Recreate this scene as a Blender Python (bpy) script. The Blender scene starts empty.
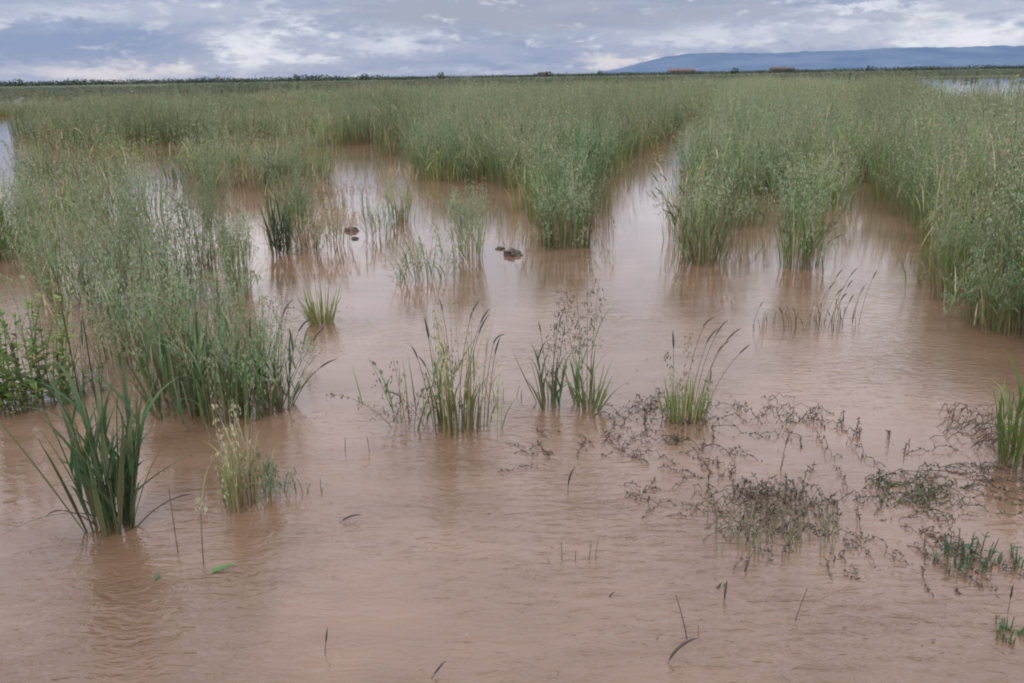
import bpy, math, random
import numpy as np
from mathutils import Vector, Matrix, noise

random.seed(11)
rnd = random.Random(7)
np.random.seed(5)
R_ = math.radians
sc = bpy.context.scene
COL = sc.collection
PI = math.pi

# ------------------------------------------------------------------ camera
W, H = 1024, 683
FOC = 852.0
EYE = 1.45
PITCH = math.atan(266.5 / FOC)
ROLL = R_(-1.0)
camd = bpy.data.cameras.new('camera')
cam = bpy.data.objects.new('camera', camd)
COL.objects.link(cam)
sc.camera = cam
camd.sensor_width = 36.0
camd.lens = FOC / W * 36.0
camd.clip_end = 40000
camd.clip_start = 0.05
CR = (Matrix.Rotation(PI / 2 - PITCH, 3, 'X') @ Matrix.Rotation(ROLL, 3, 'Z'))
cam.matrix_world = Matrix.Translation((0, 0, EYE)) @ CR.to_4x4()


def ray(x, y):
    return CR @ Vector(((x - W / 2) / FOC, (H / 2 - y) / FOC, -1.0))


def at(x, y, z=0.0):
    d = ray(x, y)
    t = (z - EYE) / d.z
    return Vector((d.x * t, d.y * t, z))


def project(p):
    q = CR.transposed() @ (Vector(p) - Vector((0, 0, EYE)))
    return (W / 2 + FOC * q.x / -q.z, H / 2 - FOC * q.y / -q.z)


def height_to(x, y, ytop):
    p = at(x, y)
    lo, hi = 0.0, 3.0
    for _ in range(30):
        m = (lo + hi) / 2
        if project((p.x, p.y, m))[1] > ytop:
            lo = m
        else:
            hi = m
    return lo


def far_at(x, y, dist):
    """point on the ray through a pixel, dist metres ahead"""
    d = ray(x, y)
    t = dist / d.y
    return Vector((d.x * t, dist, EYE + d.z * t))


# ------------------------------------------------------------------ bookkeeping
def tag(o, label=None, cat=None, group=None, kind=None):
    if label: o['label'] = label
    if cat: o['category'] = cat
    if group: o['group'] = group
    if kind: o['kind'] = kind
    return o


def empty(name, loc, rz=0.0, label=None, cat=None, group=None):
    o = bpy.data.objects.new(name, None)
    o.empty_display_size = 0.05
    COL.objects.link(o)
    o.location = loc
    o.rotation_euler = (0, 0, rz)
    return tag(o, label, cat, group)


def link(name, mesh, parent=None):
    o = bpy.data.objects.new(name, mesh)
    COL.objects.link(o)
    if parent is not None:
        o.parent = parent
    return o


class MB:
    """collects geometry with a colour per vertex"""
    def __init__(s):
        s.v, s.f, s.c = [], [], []

    def ribbon(s, pts, widths, side, c0, c1, fold=0.0):
        n = len(pts)
        b = len(s.v)
        for i, (p, w) in enumerate(zip(pts, widths)):
            t = i / (n - 1)
            c = tuple(c0[k] * (1 - t) + c1[k] * t for k in range(3))
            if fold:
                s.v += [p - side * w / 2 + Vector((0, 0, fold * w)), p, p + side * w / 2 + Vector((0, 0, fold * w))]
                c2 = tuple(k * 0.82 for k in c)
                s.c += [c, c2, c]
            else:
                s.v += [p - side * w / 2, p + side * w / 2]
                s.c += [c, c]
        k = 3 if fold else 2
        for i in range(n - 1):
            for j in range(k - 1):
                a = b + i * k + j
                s.f.append((a, a + 1, a + k + 1, a + k))

    def tube(s, pts, radii, c0, c1, sides=3):
        n = len(pts)
        b = len(s.v)
        for i, p in enumerate(pts):
            t = i / (n - 1)
            d = (pts[min(i + 1, n - 1)] - pts[max(i - 1, 0)])
            if d.length < 1e-9: d = Vector((0, 0, 1))
            d.normalize()
            u = d.cross(Vector((0.3, 0.9, 0.11))).normalized()
            w = d.cross(u)
            r = radii[i] if isinstance(radii, (list, tuple)) else radii
            c = tuple(c0[k] * (1 - t) + c1[k] * t for k in range(3))
            for j in range(sides):
                a = 2 * PI * j / sides
                s.v.append(p + u * (math.cos(a) * r) + w * (math.sin(a) * r))
                s.c.append(c)
        for i in range(n - 1):
            for j in range(sides):
                j2 = (j + 1) % sides
                s.f.append((b + i * sides + j, b + i * sides + j2, b + (i + 1) * sides + j2, b + (i + 1) * sides + j))

    def diamond(s, p, d, L, w, col, cross=True):
        u = d.cross(Vector((rnd.uniform(-1, 1), rnd.uniform(-1, 1), rnd.uniform(-1, 1))))
        if u.length < 1e-6: u = Vector((1, 0, 0))
        u.normalize()
        q = d.cross(u).normalized()
        tip = p + d * L
        m = p + d * (L * 0.4)
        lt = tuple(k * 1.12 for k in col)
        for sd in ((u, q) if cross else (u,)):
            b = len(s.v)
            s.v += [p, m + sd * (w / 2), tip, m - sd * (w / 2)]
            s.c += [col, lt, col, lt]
            s.f.append((b, b + 1, b + 2, b + 3))

    def arrays(s):
        v = np.array([tuple(p) for p in s.v], dtype=np.float32).reshape(-1, 3)
        f = np.array([q if len(q) == 4 else q + (q[2],) for q in s.f], dtype=np.int64).reshape(-1, 4)
        c = np.array(s.c, dtype=np.float32).reshape(-1, 3)
        return v, f, c

    def build(s, name, mat, smooth=False):
        v, f, c = s.arrays()
        return mesh_from(name, v, f, c, mat, smooth)


def mesh_from(name, v, f, c, mat, smooth=False, mats=None, midx=None):
    me = bpy.data.meshes.new(name)
    nv, nf = len(v), len(f)
    me.vertices.add(nv)
    me.vertices.foreach_set('co', np.ascontiguousarray(v, dtype=np.float32).ravel())
    me.loops.add(nf * 4)
    me.loops.foreach_set('vertex_index', f.astype(np.int32).ravel())
    me.polygons.add(nf)
    me.polygons.foreach_set('loop_start', np.arange(0, nf * 4, 4, dtype=np.int32))
    if smooth:
        me.polygons.foreach_set('use_smooth', np.ones(nf, dtype=bool))
    at_ = me.color_attributes.new('col', 'FLOAT_COLOR', 'POINT')
    cc = np.ones((nv, 4), dtype=np.float32)
    cc[:, :3] = c
    at_.data.foreach_set('color', cc.ravel())
    if mats:
        for m in mats: me.materials.append(m)
        me.polygons.foreach_set('material_index', midx.astype(np.int32))
    else:
        me.materials.append(mat)
    me.update(calc_edges=True)
    return me


# ------------------------------------------------------------------ materials
def new_mat(name):
    m = bpy.data.materials.new(name)
    m.use_nodes = True
    nt = m.node_tree
    nt.nodes.clear()
    out = nt.nodes.new('ShaderNodeOutputMaterial')
    return m, nt, out


def N(nt, t, **kw):
    n = nt.nodes.new(t)
    for k, v in kw.items():
        setattr(n, k, v)
    return n


def plant_mat(name, translucent=0.3, rough=0.55, spec=0.25, gain=1.0):
    m, nt, out = new_mat(name)
    a = N(nt, 'ShaderNodeAttribute', attribute_name='col')
    info = N(nt, 'ShaderNodeObjectInfo')
    mul = N(nt, 'ShaderNodeMapRange')
    mul.inputs[3].default_value = 0.70 * gain; mul.inputs[4].default_value = 1.24 * gain
    nt.links.new(info.outputs['Random'], mul.inputs[0])
    vm = N(nt, 'ShaderNodeVectorMath', operation='SCALE')
    nt.links.new(a.outputs['Color'], vm.inputs[0]); nt.links.new(mul.outputs[0], vm.inputs['Scale'])
    p = N(nt, 'ShaderNodeBsdfPrincipled')
    p.inputs['Roughness'].default_value = rough
    p.inputs['Specular IOR Level'].default_value = spec
    nt.links.new(vm.outputs[0], p.inputs['Base Color'])
    tr = N(nt, 'ShaderNodeBsdfTranslucent')
    nt.links.new(vm.outputs[0], tr.inputs['Color'])
    mx = N(nt, 'ShaderNodeMixShader')
    mx.inputs[0].default_value = translucent
    nt.links.new(p.outputs[0], mx.inputs[1]); nt.links.new(tr.outputs[0], mx.inputs[2])
    nt.links.new(mx.outputs[0], out.inputs[0])
    return m


LEAF = plant_mat('leaf_blade', 0.28, 0.5, 0.3, 1.45)
STEM = plant_mat('stalk', 0.0, 0.6, 0.2, 1.25)
SEED = plant_mat('seed_husk', 0.25, 0.6, 0.15, 1.3)
DARK = plant_mat('drowned_stalk', 0.0, 0.45, 0.4)


def water_mat():
    m, nt, out = new_mat('muddy_flood_water')
    geo = N(nt, 'ShaderNodeNewGeometry')
    sep = N(nt, 'ShaderNodeSeparateXYZ')
    nt.links.new(geo.outputs['Position'], sep.inputs[0])
    # sediment colour
    n1 = N(nt, 'ShaderNodeTexNoise')
    n1.inputs['Scale'].default_value = 0.9; n1.inputs['Detail'].default_value = 4
    n1.inputs['Distortion'].default_value = 0.8
    nt.links.new(geo.outputs['Position'], n1.inputs['Vector'])
    n2 = N(nt, 'ShaderNodeTexNoise')
    n2.inputs['Scale'].default_value = 5.0; n2.inputs['Detail'].default_value = 5
    mp2 = N(nt, 'ShaderNodeMapping'); mp2.inputs['Scale'].default_value = (0.5, 1.3, 1)
    nt.links.new(geo.outputs['Position'], mp2.inputs[0]); nt.links.new(mp2.outputs[0], n2.inputs['Vector'])
    ramp = N(nt, 'ShaderNodeValToRGB')
    e = ramp.color_ramp.elements
    e[0].position = 0.40; e[0].color = (0.192, 0.114, 0.070, 1)
    e[1].position = 0.62; e[1].color = (0.268, 0.166, 0.112, 1)
    mixn = N(nt, 'ShaderNodeMath', operation='MULTIPLY_ADD')
    mixn.inputs[1].default_value = 0.35
    nt.links.new(n2.outputs['Fac'], mixn.inputs[0])
    sc1 = N(nt, 'ShaderNodeMath', operation='MULTIPLY'); sc1.inputs[1].default_value = 0.65
    nt.links.new(n1.outputs['Fac'], sc1.inputs[0]); nt.links.new(sc1.outputs[0], mixn.inputs[2])
    nt.links.new(mixn.outputs[0], ramp.inputs[0])
    p = N(nt, 'ShaderNodeBsdfPrincipled')
    p.inputs['Roughness'].default_value = 0.02
    p.inputs['IOR'].default_value = 1.7
    nt.links.new(ramp.outputs[0], p.inputs['Base Color'])
    # ripples: two sizes of wind ripple, patchy, plus faint swirls
    mpa = N(nt, 'ShaderNodeMapping'); mpa.inputs['Scale'].default_value = (11, 27, 1); mpa.inputs['Rotation'].default_value = (0, 0, R_(8))
    na = N(nt, 'ShaderNodeTexNoise'); na.inputs['Scale'].default_value = 1.0; na.inputs['Detail'].default_value = 3; na.inputs['Distortion'].default_value = 1.6
    nt.links.new(geo.outputs['Position'], mpa.inputs[0]); nt.links.new(mpa.outputs[0], na.inputs['Vector'])
    mpb = N(nt, 'ShaderNodeMapping'); mpb.inputs['Scale'].default_value = (4, 10, 1); mpb.inputs['Rotation'].default_value = (0, 0, R_(-14))
    nb = N(nt, 'ShaderNodeTexNoise'); nb.inputs['Scale'].default_value = 1.0; nb.inputs['Detail'].default_value = 2; nb.inputs['Distortion'].default_value = 1.2
    nt.links.new(geo.outputs['Position'], mpb.inputs[0]); nt.links.new(mpb.outputs[0], nb.inputs['Vector'])
    nm = N(nt, 'ShaderNodeTexNoise'); nm.inputs['Scale'].default_value = 0.55; nm.inputs['Detail'].default_value = 3
    nt.links.new(geo.outputs['Position'], nm.inputs['Vector'])
    mk = N(nt, 'ShaderNodeMapRange'); mk.inputs[1].default_value = 0.38; mk.inputs[2].default_value = 0.62
    mk.inputs[3].default_value = 0.15; mk.inputs[4].default_value = 1.9
    nt.links.new(nm.outputs['Fac'], mk.inputs[0])
    ma = N(nt, 'ShaderNodeMath', operation='MULTIPLY'); nt.links.new(na.outputs['Fac'], ma.inputs[0]); nt.links.new(mk.outputs[0], ma.inputs[1])
    # livelier wind ripple in the open near water than between the plants
    mr = N(nt, 'ShaderNodeMapRange'); mr.inputs[1].default_value = 2.0; mr.inputs[2].default_value = 6.5
    mr.inputs[3].default_value = 3.4; mr.inputs[4].default_value = 0.15
    nt.links.new(sep.outputs[1], mr.inputs[0])
    mb0 = N(nt, 'ShaderNodeMath', operation='MULTIPLY_ADD'); mb0.inputs[1].default_value = 0.9
    nt.links.new(nb.outputs['Fac'], mb0.inputs[0]); nt.links.new(ma.outputs[0], mb0.inputs[2])
    mb = N(nt, 'ShaderNodeMath', operation='MULTIPLY'); nt.links.new(mb0.outputs[0], mb.inputs[0]); nt.links.new(mr.outputs[0], mb.inputs[1])
    bp = N(nt, 'ShaderNodeBump'); bp.inputs['Strength'].default_value = 1.0; bp.inputs['Distance'].default_value = 0.0017
    nt.links.new(mb.outputs[0], bp.inputs['Height'])
    nt.links.new(bp.outputs[0], p.inputs['Normal'])
    nt.links.new(p.outputs[0], out.inputs[0])
    return m


def ground_mat():
    m, nt, out = new_mat('field_soil_and_grass')
    geo = N(nt, 'ShaderNodeNewGeometry')
    n1 = N(nt, 'ShaderNodeTexNoise'); n1.inputs['Scale'].default_value = 0.02; n1.inputs['Detail'].default_value = 6
    mp = N(nt, 'ShaderNodeMapping'); mp.inputs['Scale'].default_value = (0.35, 1, 1)
    nt.links.new(geo.outputs['Position'], mp.inputs[0]); nt.links.new(mp.outputs[0], n1.inputs['Vector'])
    ramp = N(nt, 'ShaderNodeValToRGB')
    e = ramp.color_ramp.elements
    e[0].position = 0.38; e[0].color = (0.07, 0.085, 0.055, 1)
    e[1].position = 0.62; e[1].color = (0.17, 0.185, 0.125, 1)
    nt.links.new(n1.outputs['Fac'], ramp.inputs[0])
    ln = N(nt, 'ShaderNodeVectorMath', operation='LENGTH'); nt.links.new(geo.outputs['Position'], ln.inputs[0])
    mr = N(nt, 'ShaderNodeMapRange'); mr.inputs[1].default_value = 90; mr.inputs[2].default_value = 150
    nt.links.new(ln.outputs['Value'], mr.inputs[0])
    mx = N(nt, 'ShaderNodeMix', data_type='RGBA')
    nt.links.new(mr.outputs[0], mx.inputs[0])
    mx.inputs[6].default_value = (0.27, 0.155, 0.105, 1)
    nt.links.new(ramp.outputs[0], mx.inputs[7])
    p = N(nt, 'ShaderNodeBsdfPrincipled'); p.inputs['Roughness'].default_value = 0.95; p.inputs['Specular IOR Level'].default_value = 0.1
    nt.links.new(mx.outputs[2], p.inputs['Base Color'])
    nt.links.new(p.outputs[0], out.inputs[0])
    return m


def noisy_mat(name, c0, c1, scale=3.0, rough=0.9, emit=None, bump=0.0):
    m, nt, out = new_mat(name)
    geo = N(nt, 'ShaderNodeNewGeometry')
    n1 = N(nt, 'ShaderNodeTexNoise'); n1.inputs['Scale'].default_value = scale; n1.inputs['Detail'].default_value = 5
    nt.links.new(geo.outputs['Position'], n1.inputs['Vector'])
    ramp = N(nt, 'ShaderNodeValToRGB')
    e = ramp.color_ramp.elements
    e[0].position = 0.35; e[0].color = (*c0, 1)
    e[1].position = 0.65; e[1].color = (*c1, 1)
    nt.links.new(n1.outputs['Fac'], ramp.inputs[0])
    p = N(nt, 'ShaderNodeBsdfPrincipled'); p.inputs['Roughness'].default_value = rough
    nt.links.new(ramp.outputs[0], p.inputs['Base Color'])
    if bump:
        bp = N(nt, 'ShaderNodeBump'); bp.inputs['Distance'].default_value = bump
        nt.links.new(n1.outputs['Fac'], bp.inputs['Height']); nt.links.new(bp.outputs[0], p.inputs['Normal'])
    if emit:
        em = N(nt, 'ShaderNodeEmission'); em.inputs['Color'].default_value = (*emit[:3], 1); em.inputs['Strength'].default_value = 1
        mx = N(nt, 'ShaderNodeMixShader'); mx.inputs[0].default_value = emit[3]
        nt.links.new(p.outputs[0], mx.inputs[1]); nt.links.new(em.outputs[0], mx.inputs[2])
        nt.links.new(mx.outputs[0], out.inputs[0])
    else:
        nt.links.new(p.outputs[0], out.inputs[0])
    return m


# ------------------------------------------------------------------ sky
SUN_EL, SUN_AZ = R_(48), R_(200)     # behind and left of the camera, behind cloud


def build_world():
    w = bpy.data.worlds.new('World')
    sc.world = w
    w.use_nodes = True
    nt = w.node_tree
    nt.nodes.clear()
    L = nt.links.new
    out = N(nt, 'ShaderNodeOutputWorld')
    sky = N(nt, 'ShaderNodeTexSky', sky_type='NISHITA')
    sky.sun_disc = False
    sky.sun_elevation = SUN_EL
    sky.sun_rotation = SUN_AZ
    bg1 = N(nt, 'ShaderNodeBackground'); bg1.inputs[1].default_value = 0.10
    L(sky.outputs[0], bg1.inputs[0])
    tc = N(nt, 'ShaderNodeTexCoord')
    sep = N(nt, 'ShaderNodeSeparateXYZ'); L(tc.outputs['Generated'], sep.inputs[0])

    def M(op, a, b=None, c=None, clamp=False):
        n = N(nt, 'ShaderNodeMath', operation=op, use_clamp=clamp)
        for i, x in enumerate((a, b, c)):
            if x is None: continue
            if isinstance(x, (int, float)): n.inputs[i].default_value = x
            else: L(x, n.inputs[i])
        return n.outputs[0]
    az = M('MULTIPLY', M('ARCTAN2', sep.outputs[0], sep.outputs[1]), 57.2958)   # degrees, + to the right
    el = M('MULTIPLY', M('ARCSINE', sep.outputs[2]), 57.2958)
    # overhead cloud sheet and low band cloud share a layered mapping
    comb = N(nt, 'ShaderNodeCombineXYZ')
    L(az, comb.inputs[0]); L(el, comb.inputs[1])

    def noise_az(sx, sy, detail, dist=0.0, off=0.0, rough=0.55):
        mp = N(nt, 'ShaderNodeMapping'); mp.inputs['Scale'].default_value = (sx, sy, 1); mp.inputs['Location'].default_value = (off, off * 0.7, off * 1.3)
        L(comb.outputs[0], mp.inputs[0])
        n = N(nt, 'ShaderNodeTexNoise'); n.inputs['Scale'].default_value = 1; n.inputs['Detail'].default_value = detail
        n.inputs['Distortion'].default_value = dist; n.inputs['Roughness'].default_value = rough
        L(mp.outputs[0], n.inputs['Vector'])
        return n.outputs['Fac']
    warp = noise_az(0.9, 2.4, 6, 0.3, 11, 0.62)
    warp2 = noise_az(0.22, 0.8, 5, 0.4, 31, 0.6)
    wv = M('SUBTRACT', warp, 0.5)
    wv2 = M('SUBTRACT', warp2, 0.5)
    azw = M('ADD', M('MULTIPLY_ADD', wv, 7.0, az), M('MULTIPLY', wv2, 9.0))
    elw = M('ADD', M('MULTIPLY_ADD', wv, 1.8, el), M('MULTIPLY', wv2, 1.6))

    def blob(a0, e0, sa, se, sharp=False):
        """soft bump centred at azimuth a0, elevation e0"""
        x = M('MULTIPLY', M('SUBTRACT', azw, a0), 1 / sa)
        y = M('MULTIPLY', M('SUBTRACT', elw, e0), 1 / se)
        r2 = M('ADD', M('MULTIPLY', x, x), M('MULTIPLY', y, y))
        return M('POWER', 2.71828, M('MULTIPLY', r2, -1.0))

    def mixc(fac, c1, c2):
        n = N(nt, 'ShaderNodeMix', data_type='RGBA')
        n.clamp_factor = True
        L(fac, n.inputs[0])
        for i, c in ((6, c1), (7, c2)):
            if isinstance(c, tuple): n.inputs[i].default_value = (*c, 1)
            else: L(c, n.inputs[i])
        return n.outputs[2]

    def ang(px, py):
        d = ray(px, py)
        return math.degrees(math.atan2(d.x, d.y)), math.degrees(math.asin(d.normalized().z))

    def sm(x, lo, hi):
        n = N(nt, 'ShaderNodeMapRange', interpolation_type='SMOOTHSTEP')
        L(x, n.inputs[0]); n.inputs[1].default_value = lo; n.inputs[2].default_value = hi
        return n.outputs[0]
    blue = (0.235, 0.305, 0.49)
    lav = (0.42, 0.465, 0.60)
    grey = (0.335, 0.365, 0.47)
    white = (0.78, 0.80, 0.87)
    warmw = (0.74, 0.69, 0.72)
    streak = noise_az(0.16, 1.1, 8, 0.6, 3, 0.6)
    c = mixc(sm(streak, 0.36, 0.64), blue, lav)
    fine = noise_az(0.5, 2.2, 8, 0.5, 7, 0.65)
    c = mixc(M('MULTIPLY', sm(fine, 0.5, 0.75), 0.2), c, white)
    # placed masses: (pixel centre, half-size in px, colour, strength)
    puff = M('SUBTRACT', noise_az(0.42, 1.15, 5, 0.2, 19, 0.58), 0.5)
    PX = 1 / 14.9
    masses = [
        ((90, 12), (130, 14), lav, 0.7), ((90, 46), (150, 18), blue, 0.95), ((420, 55), (110, 12), blue, 0.5),
        ((470, 10), (130, 18), grey, 0.9), ((545, 25), (50, 9), grey, 0.8), ((700, 12), (110, 13), grey, 0.75), ((900, 22), (60, 8), grey, 0.7),
        ((560, 55), (60, 14), blue, 0.6), ((800, 40), (150, 8), lav, 0.8), ((720, 30), (90, 7), lav, 0.6),
        ((110, 74), (85, 9), warmw, 1.0), ((262, 46), (42, 20), white, 1.0), ((300, 60), (50, 5), white, 0.8), ((262, 14), (14, 10), white, 0.45),
        ((395, 44), (60, 10), white, 0.55), ((70, 14), (60, 8), white, 0.35), ((985, 36), (85, 15), white, 0.95), ((865, 8), (60, 4), white, 0.7), ((618, 62), (38, 8), warmw, 1.0), ((700, 38), (50, 9), white, 0.45),
        ((830, 28), (60, 5), white, 0.4),
    ]
    for (px, py), (sx, sy), colr, st in masses:
        a0, e0 = ang(px, py)
        b_ = blob(a0, e0, sx * PX, sy * PX)
        if colr in (white, warmw):
            c = mixc(M('MULTIPLY', blob(a0, e0, sx * PX * 1.5, sy * PX * 1.6), .5 * st), c, (0.50, 0.52, 0.63))
            b_ = sm(M('MULTIPLY_ADD', puff, 1.5, b_), 0.08, 1.15)
        c = mixc(M('MULTIPLY', b_, st * (1.0 if colr in (white, warmw) else 1.25)), c, colr)
    # higher sky: broken bright cloud layer, brighter towards the zenith
    mpv = N(nt, 'ShaderNodeVectorMath', operation='SCALE')
    inv = M('DIVIDE', 1.0, M('ADD', M('MAXIMUM', sep.outputs[2], 0.0), 0.22))
    L(tc.outputs['Generated'], mpv.inputs[0]); L(inv, mpv.inputs['Scale'])
    nh = N(nt, 'ShaderNodeTexNoise'); nh.inputs['Scale'].default_value = 1.1; nh.inputs['Detail'].default_value = 7; nh.inputs['Distortion'].default_value = 0.4
    L(mpv.outputs[0], nh.inputs['Vector'])
    high = mixc(sm(nh.outputs['Fac'], 0.38, 0.64), (0.90, 0.93, 1.07), (1.34, 1.31, 1.40))
    # horizon haze on the low band
    c = mixc(M('MULTIPLY', M('SUBTRACT', 1.0, sm(el, -0.2, 1.6)), 0.3), c, (0.36, 0.42, 0.57))
    bglow = N(nt, 'ShaderNodeBackground'); bglow.inputs[1].default_value = 1.08; L(c, bglow.inputs[0])
    bghigh = N(nt, 'ShaderNodeBackground'); L(high, bghigh.inputs[0])
    band = N(nt, 'ShaderNodeMixShader')
    L(sm(el, 4.9, 8.5), band.inputs[0]); L(bglow.outputs[0], band.inputs[1]); L(bghigh.outputs[0], band.inputs[2])
    mx = N(nt, 'ShaderNodeMixShader'); mx.inputs[0].default_value = 0.92
    L(bg1.outputs[0], mx.inputs[1]); L(band.outputs[0], mx.inputs[2])
    L(mx.outputs[0], out.inputs[0])


build_world()
sl = bpy.data.lights.new('sun', 'SUN')
sl.energy = 0.95
sl.angle = R_(14)
sl.color = (1.0, 0.96, 0.90)
so = bpy.data.objects.new('sun', sl)
COL.objects.link(so)
sd = Vector((math.sin(SUN_AZ) * math.cos(SUN_EL), math.cos(SUN_AZ) * math.cos(SUN_EL), math.sin(SUN_EL)))
so.rotation_euler = sd.to_track_quat('Z', 'Y').to_euler()

# ------------------------------------------------------------------ ground, water, hills
def grid_sheet(name, xs, ys, zf, mat):
    v = [(x, y, zf(x, y)) for y in ys for x in xs]
    nx = len(xs)
    f = [(j * nx + i, j * nx + i + 1, (j + 1) * nx + i + 1, (j + 1) * nx + i) for j in range(len(ys) - 1) for i in range(nx - 1)]
    me = bpy.data.meshes.new(name)
    me.from_pydata(v, [], f)
    me.polygons.foreach_set('use_smooth', [True] * len(f))
    me.materials.append(mat)
    me.update()
    return link(name, me)


def land_z(x, y):
    r = math.hypot(x, y)
    t = min(max((r - 135) / 30, 0), 1)
    t = t * t * (3 - 2 * t)
    return -0.14 * (1 - t) + 0.05 * t + (0.04 * noise.noise((x * 0.02, y * 0.02, 3)) if r > 120 else 0)


lin = lambda a, b, n: [a + (b - a) * i / (n - 1) for i in range(n)]
xs = [-9000, -3000, -1200, -600] + lin(-320, 320, 60) + [600, 1200, 3000, 9000]
ys = [-300, -100, -40] + lin(-10, 260, 40) + [350, 500, 800, 1500, 3500, 9000, 14000]
tag(grid_sheet('ground', xs, ys, land_z, ground_mat()), 'flat muddy field reaching to the horizon, green far off', 'ground', kind='structure')
WATER = water_mat()
wm = bpy.data.meshes.new('flood_water')
wm.from_pydata([(-170, -30, 0), (170, -30, 0), (170, 170, 0), (-170, 170, 0)], [], [(0, 1, 2, 3)])
wm.materials.append(WATER)
tag(link('flood_water', wm), 'brown muddy flood water standing over the whole field', 'water', kind='structure')

# hills: a long ridge about nine kilometres off
HILL = noisy_mat('blue_hill_haze_glow', (0.06, 0.12, 0.22), (0.24, 0.30, 0.40), 0.0022, 1.0, emit=(0.170, 0.255, 0.43, 0.72))  # aerial haze painted on: blue emission mixed into the hill's own colour
prof = [(600, 72), (618, 68.5), (634, 64.5), (650, 60.5), (664, 57), (690, 53.5), (720, 52.5), (750, 53), (775, 53), (800, 51.5), (850, 50.5), (880, 48.5), (905, 47.5), (960, 47),
        (1000, 45.5), (1024, 46), (1080, 44), (1160, 47), (1260, 51), (1380, 58)]
hv, hf = [], []
NL = 7
D0 = 9000
smp = []
for i in range(len(prof) - 1):
    (xa, ya), (xb, yb) = prof[i], prof[i + 1]
    k = max(2, int((xb - xa) / 4))
    for j in range(k):
        smp.append((xa + (xb - xa) * j / k, ya + (yb - ya) * j / k))
for i, (px, py) in enumerate(smp):
    top = far_at(px, py, D0)
    hgt = max(top.z, 2) + 9 * noise.noise((px * 0.11, 0, 0)) + 4 * noise.noise((px * 0.4, 5, 0))
    hgt = max(hgt, 1.0)
    for l in range(NL):
        t = l / (NL - 1)
        dy = -1500 * (1 - t) + 250 * noise.noise((px * 0.06, l * 0.7, 9)) * (1 - t)
        z = hgt * (t ** 1.3) * (1 + 0.15 * noise.noise((px * 0.08, l, 2)) * (1 - t)) - (20 if l == 0 else 0)
        s_ = (D0 + dy) / D0
        hv.append((top.x * s_, D0 + dy, z * s_))
for i in range(len(smp) - 1):
    for l in range(NL - 1):
        a = i * NL + l
        hf.append((a, a + NL, a + NL + 1, a + 1))
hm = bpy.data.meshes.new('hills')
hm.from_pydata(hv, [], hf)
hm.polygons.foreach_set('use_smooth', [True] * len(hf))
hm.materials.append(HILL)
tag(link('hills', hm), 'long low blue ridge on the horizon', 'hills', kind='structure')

# ------------------------------------------------------------------ plant shapes
MUD = (0.25, 0.145, 0.09)
OATLEAF = (0.078, 0.170, 0.052)
DEEP = (0.052, 0.108, 0.050)
YELG = (0.19, 0.235, 0.085)
GREYG = (0.120, 0.180, 0.072)
HUSK = (0.265, 0.305, 0.200)
STRAW = (0.42, 0.34, 0.22)
BLACK = (0.045, 0.038, 0.034)


def jit(c, a=0.2, h=0.08):
    k = 1 + rnd.uniform(-a, a)
    return tuple(max(0.004, x * k * (1 + rnd.uniform(-h, h))) for x in c)


def lerp(a, b, t):
    return tuple(a[i] * (1 - t) + b[i] * t for i in range(3))


def curve(base, az, l0, l1, L, n, p=1.5):
    pts = [Vector(base)]
    for i in range(n):
        t = (i + 0.5) / n
        th = l0 + (l1 - l0) * t ** p
        st = L / n
        pts.append(pts[-1] + Vector((math.sin(az) * math.sin(th), math.cos(az) * math.sin(th), math.cos(th))) * st)
    return pts


def side_of(az, tw=0.6):
    a = az + rnd.uniform(-tw, tw)
    return Vector((math.cos(a), -math.sin(a), rnd.uniform(-.25, .25))).normalized()


def blade(mb, base, az, l0, l1, L, w, c0, c1, n=6, fold=0.18, p=1.6):
    pts = curve(base, az, l0, l1, L, n, p)
    ws = []
    for i in range(n + 1):
        t = i / n
        ws.append(w * (0.55 + 0.45 * min(1, t * 4)) * max(0.04, (1 - max(0, t - 0.25) / 0.75) ** 0.8))
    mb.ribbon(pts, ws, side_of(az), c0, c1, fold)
    return pts


def panicle(mb, pts, i0, n_node, br, sp, col, dens=1.0, spw=0.0048, spl=0.019, simple=False):
    """open drooping seed head along the stem points from index i0 up"""
    seg = pts[i0:]
    nseg = len(seg) - 1
    for k in range(n_node):
        t = (k + rnd.uniform(0.1, 0.9)) / n_node * nseg
        i = min(int(t), nseg - 1)
        p = seg[i].lerp(seg[i + 1], t - i)
        frac = t / nseg
        for b in range(rnd.randint(1, br)):
            a = rnd.uniform(0, 2 * PI)
            L = rnd.uniform(0.4, 1.0) * sp * (1.1 - frac * 0.75)
            up = rnd.uniform(0.2, 0.9)
            q1 = p + Vector((math.sin(a), math.cos(a), up)) * (L * 0.6)
            q2 = q1 + Vector((math.sin(a) * 0.6, math.cos(a) * 0.6, -0.35)) * (L * 0.45)
            if not simple:
                mb.ribbon([p, q1, q2], [0.0013, 0.0011, 0.0008], side_of(a, 1.5), col, col)
            for s_ in range(1 if simple else rnd.randint(1, 2)):
                q = q2 if s_ == 0 else q1.lerp(q2, rnd.uniform(0, .8))
                d = Vector((rnd.uniform(-.5, .5), rnd.uniform(-.5, .5), -1)).normalized()
                mb.diamond(q, d, spl * rnd.uniform(0.75, 1.2), spw * rnd.uniform(0.8, 1.3), jit(col, 0.25), not simple)


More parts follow.
